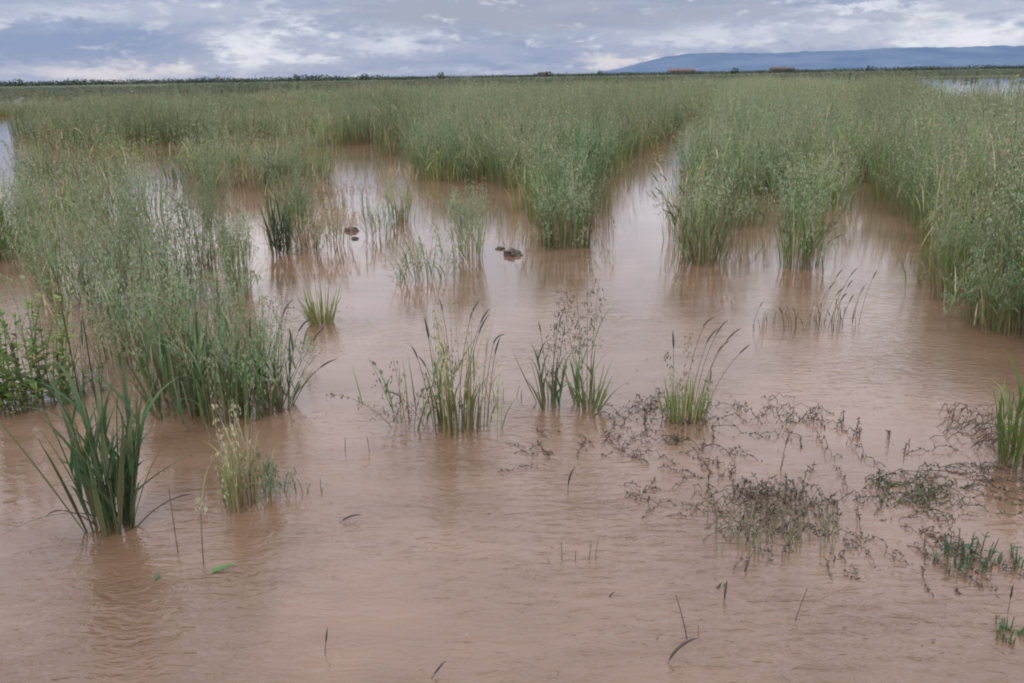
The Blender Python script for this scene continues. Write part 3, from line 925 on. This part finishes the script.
def tangle(px, py, wpx, hpx, label, n=14, tone=DW, az0=None, rise=0.03, green=0.0, bit=0.013, spread=1.0):
    c = at(px, py)
    sx = wpx * pxm(px, py)
    sy = (at(px, py - hpx / 2) - at(px, py + hpx / 2)).length
    root = empty('drowned_weed', c, 0, label, 'drowned weed')
    ms, ml = MB(), MB()
    for k in range(max(2, int(n * 1.1))):
        bx, by = rnd.gauss(0, .22) * sx, rnd.gauss(0, .22) * sy
        az = rnd.uniform(0, 2 * PI) if az0 is None else az0 + rnd.gauss(0, .45)
        L = rnd.uniform(.3, .75) * max(.12, min(sx, .45)) * spread
        pts = [Vector((bx, by, -0.006))]
        a = az
        m = 8
        ph = rnd.uniform(0, 6)
        for i in range(m):
            a += rnd.gauss(0, .15)
            z = .55 * rise * math.sin(PI * (i + 1) / m * rnd.uniform(.7, 1.2)) * rnd.uniform(0.4, 1.3) + 0.002 - (0.03 if (i + int(ph)) % 4 == 0 else 0)
            pts.append(Vector((pts[-1].x + math.sin(a) * L / m, pts[-1].y + math.cos(a) * L / m, z)))
        col = jit(tone, .3)
        if rnd.random() < .35: col = lerp(col, (0.17, 0.12, 0.08), .6)
        ms.tube(pts, [0.0017 - .0005 * i / m for i in range(m + 1)], lerp(col, MUD, .25), col)
        for j in range(int(L / 0.014)):
            t = rnd.uniform(.1, 1) * m
            i = min(int(t), m - 1)
            p = pts[i].lerp(pts[i + 1], t - i)
            d = Vector((rnd.uniform(-1, 1), rnd.uniform(-1, 1), rnd.uniform(-.2, 1.1))).normalized()
            cc = jit(tone, .35)
            if rnd.random() < green: cc = jit((0.10, 0.15, 0.07), .3)
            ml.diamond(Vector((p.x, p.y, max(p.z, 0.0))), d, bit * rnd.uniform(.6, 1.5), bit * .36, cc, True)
    add_part(root, 'stems', ms, DARK)
    add_part(root, 'leaves', ml, DARK)
    return root


tangle(668, 420, 110, 60, 'dark tangled drowned weed around the bright green short tuft', 26, spread=1.1, rise=.05)
tangle(645, 450, 70, 50, 'loose drowned weed trailing left below the bright green tuft', 14, rise=.03)
tangle(700, 455, 70, 60, 'loose drowned weed trailing right below the bright green tuft', 15, rise=.03)
tangle(665, 500, 70, 50, 'few drowned dark stems farther below the bright green tuft', 9, rise=.02)
tangle(765, 412, 70, 40, 'sprinkle of dark buds and stems standing in water right of the bright green tuft', 10, rise=.07, bit=.012)
tangle(805, 420, 60, 40, 'thin row of dark budded stems left of the arched pile', 9, rise=.07)
tangle(838, 440, 70, 50, 'scattered dark weed bits in the middle of the drowned patch', 8, rise=.05)
tangle(880, 450, 60, 60, 'branched dark weed standing between scattered bits and the arched pile', 9, rise=.07, az0=.6)
tangle(963, 432, 90, 50, 'arched pile of dark bowed stems near the right edge', 30, rise=.10, az0=1.9, tone=(0.105, 0.085, 0.058), bit=.010)
tangle(945, 470, 120, 40, 'long dark stems streaming left of the upright edge grass', 18, rise=.03, az0=1.8, spread=1.4)
tangle(895, 497, 90, 40, 'olive-green matted weed floating in the drowned patch', 42, rise=.04, az0=1.5, tone=(0.085, 0.095, 0.05), green=.45, spread=1.0)
tangle(920, 535, 100, 60, 'brown stems fanning out under the olive-green mat', 18, rise=.02, az0=2.4, tone=(0.11, 0.075, 0.055), spread=1.3)
tangle(815, 505, 110, 70, 'dark weed mass left of the olive-green mat', 34, rise=.06)
tangle(760, 520, 100, 70, 'dark weed mixed with fine grass at the left of the drowned patch', 34, rise=.07, green=.2)
tangle(850, 540, 70, 50, 'few dark hanging stems below the weed mass', 9, rise=.02, az0=2.9)
tangle(735, 490, 70, 40, 'thin arching dark stems above the fine grass tangle', 10, rise=.05)
tangle(560, 452, 70, 30, 'faint drowned stems below the pair of green tufts', 7, rise=.015)
tangle(600, 440, 60, 30, 'small dark bits afloat right of the pair of green tufts', 7, rise=.015)
tangle(720, 583, 20, 10, 'tiny dark bits afloat near the bottom right', 2, rise=.01, bit=.02, spread=.3)
tangle(960, 592, 24, 8, 'two small dark crumbs floating above the lowest right weed', 2, rise=.01, bit=.022, spread=.3)
g = stalks(770, 545, 'fine upright grass blades growing through the dark weed', [(rnd.uniform(-.18, .22), rnd.uniform(-.1, .15), rnd.uniform(-1.2, 1.2), .05, .35, rnd.uniform(.06, .17), 0, 0, 0) for _ in range(60)],
           name='fine_grass_tuft', cat='grass tuft', stalk_c=(0.14, 0.17, 0.09))
leafy(972, 560, 532, 'low grey-green leafy weed near the right edge', n=34, spread=.08, leaf=.028, tone=(0.10, 0.155, 0.085))
leafy(948, 566, 545, 'smaller grey-green sprig left of the low leafy weed', n=14, spread=.06, leaf=.024, tone=(0.10, 0.155, 0.085))
leafy(1022, 566, 545, 'leaf sprig cut by the right edge beside the low leafy weed', n=16, spread=.05, leaf=.026, tone=(0.10, 0.16, 0.085))
leafy(1008, 634, 612, 'lowest green weed in the bottom right corner', n=20, spread=.045, leaf=.026, tone=(0.09, 0.15, 0.07))

# floating leaves
def floating(px, py, L, w, az, label, col=(0.10, 0.19, 0.06)):
    mb = MB()
    pts = [Vector((0, 0, .003)) + Vector((math.sin(az), math.cos(az), 0)) * L * t + Vector((0, 0, .012 * math.sin(t * PI))) for t in lin(-.5, .5, 9)]
    mb.ribbon(pts, [w * math.sin(max(.05, t) * PI * .97) ** .8 for t in lin(0.02, 1, 9)], Vector((math.cos(az), -math.sin(az), 0)), col, jit(col), .1)
    o = link('floating_leaf', mb.build('floating_leaf', LEAF))
    o.location = at(px, py)
    tag(o, label, 'leaf')


floating(216, 571, .115, .024, 1.25, 'long green leaf floating at the foot of the leaning stalk')
floating(155, 579, .04, .02, .9, 'small green leaf scrap floating below the dark foreground clump', (0.09, 0.15, 0.06))
floating(610, 597, .03, .008, 1.4, 'tiny brown leaf sliver floating in the central foreground', (0.12, 0.08, 0.05))

# straw scraps and froth flecks drifting on the water: far too many and too small to count
mb = MB()
hp = [(a, b) for a, b, r in HERO_XY]
for k in range(1500):
    if rnd.random() < .6:
        a, b = rnd.choice(hp)
        x, y = a + rnd.gauss(0, .22), b + rnd.gauss(0, .18)
    else:
        y = 1.6 + 9 * rnd.random(); x = rnd.uniform(-.8, .8) * y
    az = rnd.gauss(1.3, .7)
    L = rnd.uniform(.004, .022) if rnd.random() < .93 else rnd.uniform(.03, .06)
    c = rnd.choice([(0.16, 0.11, 0.075), (0.34, 0.27, 0.19), (0.12, 0.12, 0.07), (0.42, 0.34, 0.28)])
    mb.diamond(Vector((x, y, .003)), Vector((math.sin(az), math.cos(az), 0.0)), L, .0032, jit(c, .3), False)
v_ = [Vector((p.x, p.y, max(p.z, .0015) if p.z > 0 else .002)) for p in mb.v]
mb.v = v_
tag(link('floating_litter', mb.build('floating_litter', DARK)), 'tiny straw scraps drifting on the muddy water', 'litter', kind='stuff')

# mud clods
CLOD = noisy_mat('wet_dark_clod', (0.05, 0.04, 0.036), (0.13, 0.095, 0.075), 30, 0.55, bump=.01)


def clod(px, py, wpx, label, seed, fl=.55):
    import bmesh
    s_ = wpx * pxm(px, py) / 2
    bm = bmesh.new()
    bmesh.ops.create_icosphere(bm, subdivisions=4, radius=1)
    for v in bm.verts:
        k = 1 + (.5 * noise.noise(v.co * 1.6 + Vector((seed, 0, 0)))) + .3 * noise.noise(v.co * 4 + Vector((0, seed, 0)))
        v.co = Vector((v.co.x * k * s_, v.co.y * k * s_ * .8, v.co.z * k * s_ * fl))
    me = bpy.data.meshes.new('mud_clod')
    bm.to_mesh(me); bm.free()
    me.polygons.foreach_set('use_smooth', [True] * len(me.polygons))
    me.materials.append(CLOD)
    o = link('mud_clod', me)
    o.location = at(px, py + 1) + Vector((0, 0, s_ * .12))
    tag(o, label, 'mud clod')


clod(512, 254, 17, 'larger dark mud clod showing above water in front of the centre stand', 1)
clod(500, 248, 8, 'smaller flat dark clod just left of the larger centre one', 4, .4)
clod(352, 230, 12, 'rounded grey-brown clod near the straw-coloured tuft', 7, .5)
clod(355, 238, 7, 'little clod in front of the rounded grey-brown one', 9, .5)
clod(766, 190, 22, 'dark low mud lump deep in the right-centre stand', 12, .5)

# ------------------------------------------------------------------ the dense oat stands
STANDS = {
    'centre': [(412, 100), (418, 178), (452, 184), (500, 182), (520, 200), (540, 226), (588, 226), (594, 192), (622, 168), (648, 150), (677, 130), (702, 114), (722, 104), (724, 90)],
    'rightcentre': [(724, 88), (722, 104), (719, 116), (714, 140), (700, 172), (672, 205), (690, 240), (735, 225), (775, 200), (785, 235), (822, 232), (830, 200), (838, 172), (843, 150), (848, 120), (852, 92)],
    'right': [(858, 92), (858, 150), (868, 182), (903, 222), (935, 265), (960, 305), (1000, 338), (1100, 372), (1400, 430), (1900, 430), (1600, 92)],
    'left': [(-700, 120), (-500, 175), (0, 132), (60, 150), (160, 148), (205, 155), (262, 150), (330, 152), (388, 160), (402, 150), (404, 95)],
    'leftscatter': [(35, 148), (30, 200), (-300, 235), (-500, 340), (60, 262), (90, 290), (200, 290), (300, 232), (378, 200), (395, 172), (205, 168)],
}
LAB = {
    'centre': ('thick oat stand between the narrow water lane and the wide diagonal lane', 'wild oat clump in the front of the centre stand'),
    'rightcentre': ('thick oat stand between the diagonal water lane and the right-hand lane', 'wild oat clump in the stand right of the diagonal water lane'),
    'right': ('thick tall oat stand filling the right side up to the edge', 'wild oat clump in the tall stand along the right edge'),
    'left': ('broken oat stand across the left half behind the open water', 'wild oat clump in the far row across the left half'),
    'leftscatter': ('thin scatter of oats in water left of the narrow lane', 'thin oat clump scattered in the left-hand water'),
}

GRP = {'centre': 'oat clumps in the front of the centre stand', 'rightcentre': 'oat clumps right of the diagonal lane', 'right': 'oat clumps along the right edge',
       'left': 'oat clumps in the far left row', 'leftscatter': 'thin oat clumps in the left-hand water'}


def to_ground(poly):
    return [tuple(at(x, y))[:2] for x, y in poly]


def inside(px, py, poly):
    c = False
    n = len(poly)
    j = n - 1
    for i in range(n):
        xi, yi = poly[i]; xj, yj = poly[j]
        if (yi > py) != (yj > py) and px < (xj - xi) * (py - yi) / (yj - yi) + xi:
            c = not c
        j = i
    return c


def variant(lod, k):
    tones = [OATLEAF, (0.064, 0.152, 0.048), (0.105, 0.195, 0.052), (0.046, 0.130, 0.050), (0.135, 0.205, 0.050)]
    tone = tones[k % 5]
    green = k % 5 == 3
    sd = .35 if green else 1.0
    lf = 1.9 if green else 1.4
    hk = [HUSK, (0.255, 0.295, 0.185), (0.30, 0.305, 0.20), (0.21, 0.265, 0.16), (0.33, 0.30, 0.20)][k % 5]
    if lod == 0:
        return oat_plant(Ht=1.0, R=0.27, ragged=True, ns=30, nl=int(46 * lf), seeds=sd, husk=hk, splay=0.13, tone=tone, dead=(.08, .08, .16, .05, .3)[k % 5], leafw=.009, leafl=.50, headlen=.36, seedsp=.085, curl=.4, lite=True)
    if lod == 1:
        return oat_plant(Ht=1.0, R=0.30, ragged=True, ns=24, nl=int(24 * lf), seeds=sd, husk=hk, splay=0.13, tone=tone, dead=.12, leafw=.012, leafl=.5, headlen=.5, seedsp=.11, lod=1, culm=1, curl=.4)
    return oat_plant(Ht=1.0, R=0.5, ragged=True, ns=20, nl=int(20 * lf), seeds=sd, husk=hk, splay=0.12, tone=tone, dead=.1, leafw=.016, leafl=.55, headlen=.5, seedsp=.10, lod=2, culm=1, curl=.4)


V0 = []
for k in range(12):
    a, b, c = variant(0, k)
    V0.append((a.build('stems', STEM), b.build('leaves', LEAF), c.build('seed_heads', SEED)))


def arr(lod, k):
    out = []
    for m, mb in enumerate(variant(lod, k)):
        v, f, c = mb.arrays()
        out.append((v, f, c, m))
    off = 0
    vs, fs, cs, ms_ = [], [], [], []
    for v, f, c, m in out:
        vs.append(v); fs.append(f + off); cs.append(c); ms_.append(np.full(len(f), m))
        off += len(v)
    return np.concatenate(vs), np.concatenate(fs), np.concatenate(cs), np.concatenate(ms_)


VA = {1: [arr(1, k) for k in range(10)], 2: [arr(2, k) for k in range(10)]}


def patchn(x, y, s, o=0.0):
    return noise.noise((x * s + o, y * s - o, o * 0.37))


pts_all = []
for nm, poly in STANDS.items():
    g = to_ground(poly)
    x0, x1 = min(p[0] for p in g), max(p[0] for p in g)
    y0, y1 = min(p[1] for p in g), max(p[1] for p in g)
    y1 = min(y1, 84)
    y = y0
    while y < y1:
        s = 0.33 if y < 14 else (0.40 if y < 34 else 0.85)
        if nm == 'leftscatter': s = 0.36
        x = max(x0, -0.95 * y - 3)
        xe = min(x1, 0.95 * y + 3)
        while x < xe:
            qx, qy = x + rnd.uniform(-.5, .5) * s, y + rnd.uniform(-.5, .5) * s
            x += s
            if not inside(qx, qy, g): continue
            d = math.hypot(qx, qy)
            n_ = patchn(qx, qy, .62, 4.0) + .35 * patchn(qx, qy, 1.6, 9.0)
            if nm == 'leftscatter' and (n_ < 0.13 or rnd.random() < .3): continue
            if nm == 'leftscatter' and d < 7.6: continue
            if nm == 'left' and n_ < (0.09 if d < 22 else -.16): continue
            if nm == 'left' and d > 30:
                if patchn(qx * .3, qy, .09, 8) < -.05: continue
            if nm not in ('leftscatter', 'left') and n_ < (-0.27 if d < 16 else -0.33): continue
            px, py = project((qx, qy, 0))
            if nm == 'right' and px > 915 + rnd.uniform(-25, 25) and d > 23 + rnd.uniform(0, 8) and rnd.random() < .97: continue
            if any((qx - a) ** 2 + (qy - b) ** 2 < (r * .8) ** 2 for a, b, r in HERO_XY): continue
            pts_all.append((d, qx, qy, nm, n_))
        y += s
pts_all.sort()
N_IND = 235
in_frame = [p for p in pts_all if -60 < project((p[1], p[2], .5))[0] < W + 60]
ind = set(id(p) for p in in_frame[:N_IND])
stuff = {k: [] for k in STANDS}
cnt = 0
for p in pts_all:
    d, x, y, nm, n_ = p
    tall = 0.97 + 0.34 * patchn(x, y, .8, 1.0) + rnd.uniform(-.2, .2)
    if nm == 'left': tall *= rnd.uniform(.75, 1.22)
    if nm == 'right': tall *= 1.03
    if nm == 'leftscatter': tall *= .88
    if nm == 'left' and d > 40 and x < -12: tall *= .6
    if id(p) in ind:
        k = int((patchn(x, y, .6, 20) * .5 + .5) * 12 + rnd.uniform(-2, 2)) % 12
        root = empty('wild_oat_clump', (x, y, 0), rnd.uniform(0, 6.28), LAB[nm][1], 'oat plant', GRP[nm])
        w_ = rnd.uniform(.85, 1.2)
        root.scale = (w_, w_, tall)
        for nme, me in zip(('stems', 'leaves', 'seed_heads'), V0[k]):
            o = link(nme, me, root)
            if nme == 'seed_heads': o['kind'] = 'stuff'
        cnt += 1
    else:
        stuff[nm].append((d, x, y, tall))
print('individual clumps', cnt, 'stuff', {k: len(v) for k, v in stuff.items()})
for nm, lst in stuff.items():
    if not lst: continue
    vs, fs, cs, ms_ = [], [], [], []
    off = 0
    for d, x, y, tall in lst:
        lod = 1 if d < 36 else 2
        k = int((patchn(x, y, .25, 20) * .5 + .5) * 10 + rnd.uniform(-2, 2)) % 10
        v, f, c, m = VA[lod][k]
        a = rnd.uniform(0, 2 * PI)
        ca, sa = math.cos(a), math.sin(a)
        s = rnd.uniform(.85, 1.2)
        q = np.empty_like(v)
        q[:, 0] = (v[:, 0] * ca - v[:, 1] * sa) * s + x
        q[:, 1] = (v[:, 0] * sa + v[:, 1] * ca) * s + y
        q[:, 2] = v[:, 2] * tall
        br = 1 + .40 * patchn(x, y, .35, 33) + rnd.uniform(-.1, .1)
        wc = .12 * patchn(x, y, .2, 44)
        cc = c * np.array([br * (1 + wc), br, br * (1 - wc * .5)], dtype=np.float32)
        vs.append(q); fs.append(f + off); cs.append(cc); ms_.append(m)
        off += len(v)
    me = mesh_from('oat_stand', np.concatenate(vs), np.concatenate(fs), np.concatenate(cs), None, mats=[STEM, LEAF, SEED], midx=np.concatenate(ms_))
    o = link('oat_stand', me)
    tag(o, LAB[nm][0], 'oat stand', kind='stuff')
    print(nm, len(me.polygons))

# ------------------------------------------------------------------ far off: field weeds, trees, houses
mb = MB()
for k in range(9000):
    d = 84 + 150 * rnd.random() ** 1.4
    x = rnd.uniform(-.8, .8) * d
    px, py = project((x, d, 0))
    if px > 900 and d < 140: 
        if rnd.random() < .97: continue
    if px < 170 and d < 130 and rnd.random() < .6: continue
    z = .02
    hh = rnd.uniform(.4, 1.05) * (.6 if px < 170 else 1)
    c = jit((0.12, 0.14, 0.09), .25)
    for j in range(3):
        mb.diamond(Vector((x + rnd.uniform(-.6, .6), d + rnd.uniform(-.5, .5), 0)), Vector((rnd.uniform(-.2, .2), 0, 1)).normalized(), hh * rnd.uniform(.7, 1.1), rnd.uniform(.3, .7), c, False)
tag(link('far_grass', mb.build('far_grass', LEAF)), 'far grass reaching from the stands to the trees', 'grass', kind='stuff')

TREE = plant_mat('far_tree_leaf', 0.1, 0.8, 0.1)


def bush(mb, x, y, w, h, col, n=60):
    for k in range(n):
        a, e = rnd.uniform(0, 2 * PI), rnd.uniform(-.1, 1)
        rr = rnd.uniform(.3, 1) ** .5
        cx = x + math.cos(a) * w * .5 * rr * math.sqrt(max(0, 1 - max(e, 0) ** 2 * .8))
        cy = y + math.sin(a) * w * .5 * rr
        cz = max(.1, e * h * rnd.uniform(.7, 1.05))
        d = Vector((rnd.uniform(-1, 1), rnd.uniform(-1, 1), rnd.uniform(-.6, 1))).normalized()
        s = h * rnd.uniform(.16, .34)
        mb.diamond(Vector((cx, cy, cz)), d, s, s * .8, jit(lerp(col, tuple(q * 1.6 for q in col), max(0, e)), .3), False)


mb = MB()
for k in range(2600):
    px = rnd.uniform(-260, 1300)
    D = rnd.uniform(430, 640)
    p = far_at(px, 80, D)
    dens = .5 + noise.noise((px * .012, 3, 0))
    if rnd.random() > dens + .35: continue
    hh = rnd.uniform(1.7, 2.7) * (1.25 if px < 380 else (.9 if px < 820 else 1.0)) * (1 + .5 * noise.noise((px * .03, 0, 7)))
    bush(mb, p.x, D, hh * rnd.uniform(4.0, 9.0), hh * .9, (0.046, 0.062, 0.050), 26)
tag(link('distant_woods', mb.build('distant_woods', TREE)), 'thin dark line of far woods on the horizon', 'woods', kind='stuff')

BARK = noisy_mat('far_bark', (0.06, 0.05, 0.04), (0.1, 0.08, 0.06), 2)


def far_tree(px, pyb, hpx, label, wide=.9):
    D = 400
    p = far_at(px, pyb, D)
    h = hpx * D / FOC
    root = empty('far_tree', (p.x, D, 0), 0, label, 'tree')
    mb = MB(); bush(mb, 0, 0, h * wide, h * .8, (0.045, 0.068, 0.045), 110)
    mb.v = [v + Vector((0, 0, h * .22)) for v in mb.v]
    add_part(root, 'crown', mb, TREE)
    t = MB(); t.tube([Vector((0, 0, -.1)), Vector((.05, 0, h * .3)), Vector((.1, 0, h * .75))], [h * .045, h * .035, h * .012], (0.08, 0.065, 0.05), (0.07, 0.06, 0.05), 6)
    add_part(root, 'trunk', t, STEM)


for px, py, hp, lb in [(297, 79, 7.0, 'small dark tree on the skyline above the left stand'), (365, 78, 6.5, 'round dark skyline tree left of the narrow water lane'),
                       (441, 77, 6.5, 'low skyline tree just right of the narrow lane'), (549, 75, 6.0, 'little skyline tree beside the leftmost far house'), (600, 74, 5.5, 'tiny skyline tree midway between the two left far houses'),
                       (735, 72, 6.0, 'small skyline tree between the reddish and the grey-brown far houses'), (870, 69, 6.0, 'dark skyline tree before the blue hills at right'),
                       (18, 84, 7.5, 'dark bushy tree on the skyline at far left')]:
    far_tree(px, py, hp, lb, rnd.uniform(.9, 1.5))


def box(bm_, x0, x1, y0, y1, z0, z1):
    import bmesh
    vs = [bm_.verts.new(c) for c in [(x0, y0, z0), (x1, y0, z0), (x1, y1, z0), (x0, y1, z0), (x0, y0, z1), (x1, y0, z1), (x1, y1, z1), (x0, y1, z1)]]
    for q in [(0, 1, 5, 4), (1, 2, 6, 5), (2, 3, 7, 6), (3, 0, 4, 7), (4, 5, 6, 7), (3, 2, 1, 0)]:
        bm_.faces.new([vs[i] for i in q])


def house(px, py, wpx, hpx, label, wc, rc, nwin=3):
    import bmesh
    D = 660
    p = far_at(px, py, D)
    w, h = wpx * D / FOC, hpx * D / FOC
    root = empty('far_house', (p.x, D, 0), 0, label, 'house')
    hw = h * .62
    def mk(name, fn, mat, parent=root):
        bm_ = bmesh.new(); fn(bm_)
        me = bpy.data.meshes.new(name); bm_.to_mesh(me); bm_.free(); me.materials.append(mat)
        return link(name, me, parent)
    mk('wall', lambda b: box(b, -w / 2, w / 2, 0, 5, -.1, hw), noisy_mat('far_wall', wc, tuple(k * 1.3 for k in wc), .6))
    def roof(b):
        z = hw + .003
        v = [b.verts.new(c) for c in [(-w / 2 - .3, -.4, z), (w / 2 + .3, -.4, z), (w / 2 + .3, 5.4, z), (-w / 2 - .3, 5.4, z), (-w / 2 + .4, 2.5, h), (w / 2 - .4, 2.5, h)]]
        for q in [(0, 1, 5, 4), (2, 3, 4, 5), (1, 2, 5), (3, 0, 4), (3, 2, 1, 0)]: b.faces.new([v[i] for i in q])
    mk('roof', roof, noisy_mat('far_roof', rc, tuple(k * 1.25 for k in rc), .8))
    gl = noisy_mat('far_window', (0.03, 0.035, 0.04), (0.05, 0.055, 0.06), 1, .3)
    for i in range(nwin):
        cx = -w / 2 + w * (i + .5) / nwin
        mk('window', lambda b: box(b, cx - .4, cx + .4, -.06, .0 - .004, hw * .4, hw * .8), gl)


house(543, 75, 10, 4.2, 'small brown house at the left end of the far houses', (0.16, 0.11, 0.09), (0.12, 0.075, 0.065), 2)
house(682, 73.0, 25, 5.2, 'low reddish house with tiled roof just left below the hill end', (0.20, 0.145, 0.13), (0.175, 0.125, 0.115), 4)
house(779, 71, 15, 5.2, 'grey-brown house before the blue hills', (0.17, 0.13, 0.12), (0.13, 0.09, 0.085), 3)
house(792, 71, 6, 4.5, 'tiny shed right against the grey-brown house', (0.14, 0.11, 0.10), (0.11, 0.08, 0.08), 1)

# ------------------------------------------------------------------ render settings
sc.render.engine = 'CYCLES'
sc.view_settings.view_transform = 'Standard'
sc.view_settings.look = 'None'
sc.view_settings.exposure = 0
sc.cycles.max_bounces = 4
sc.cycles.diffuse_bounces = 2
sc.cycles.glossy_bounces = 2
sc.cycles.filter_width = 2.0
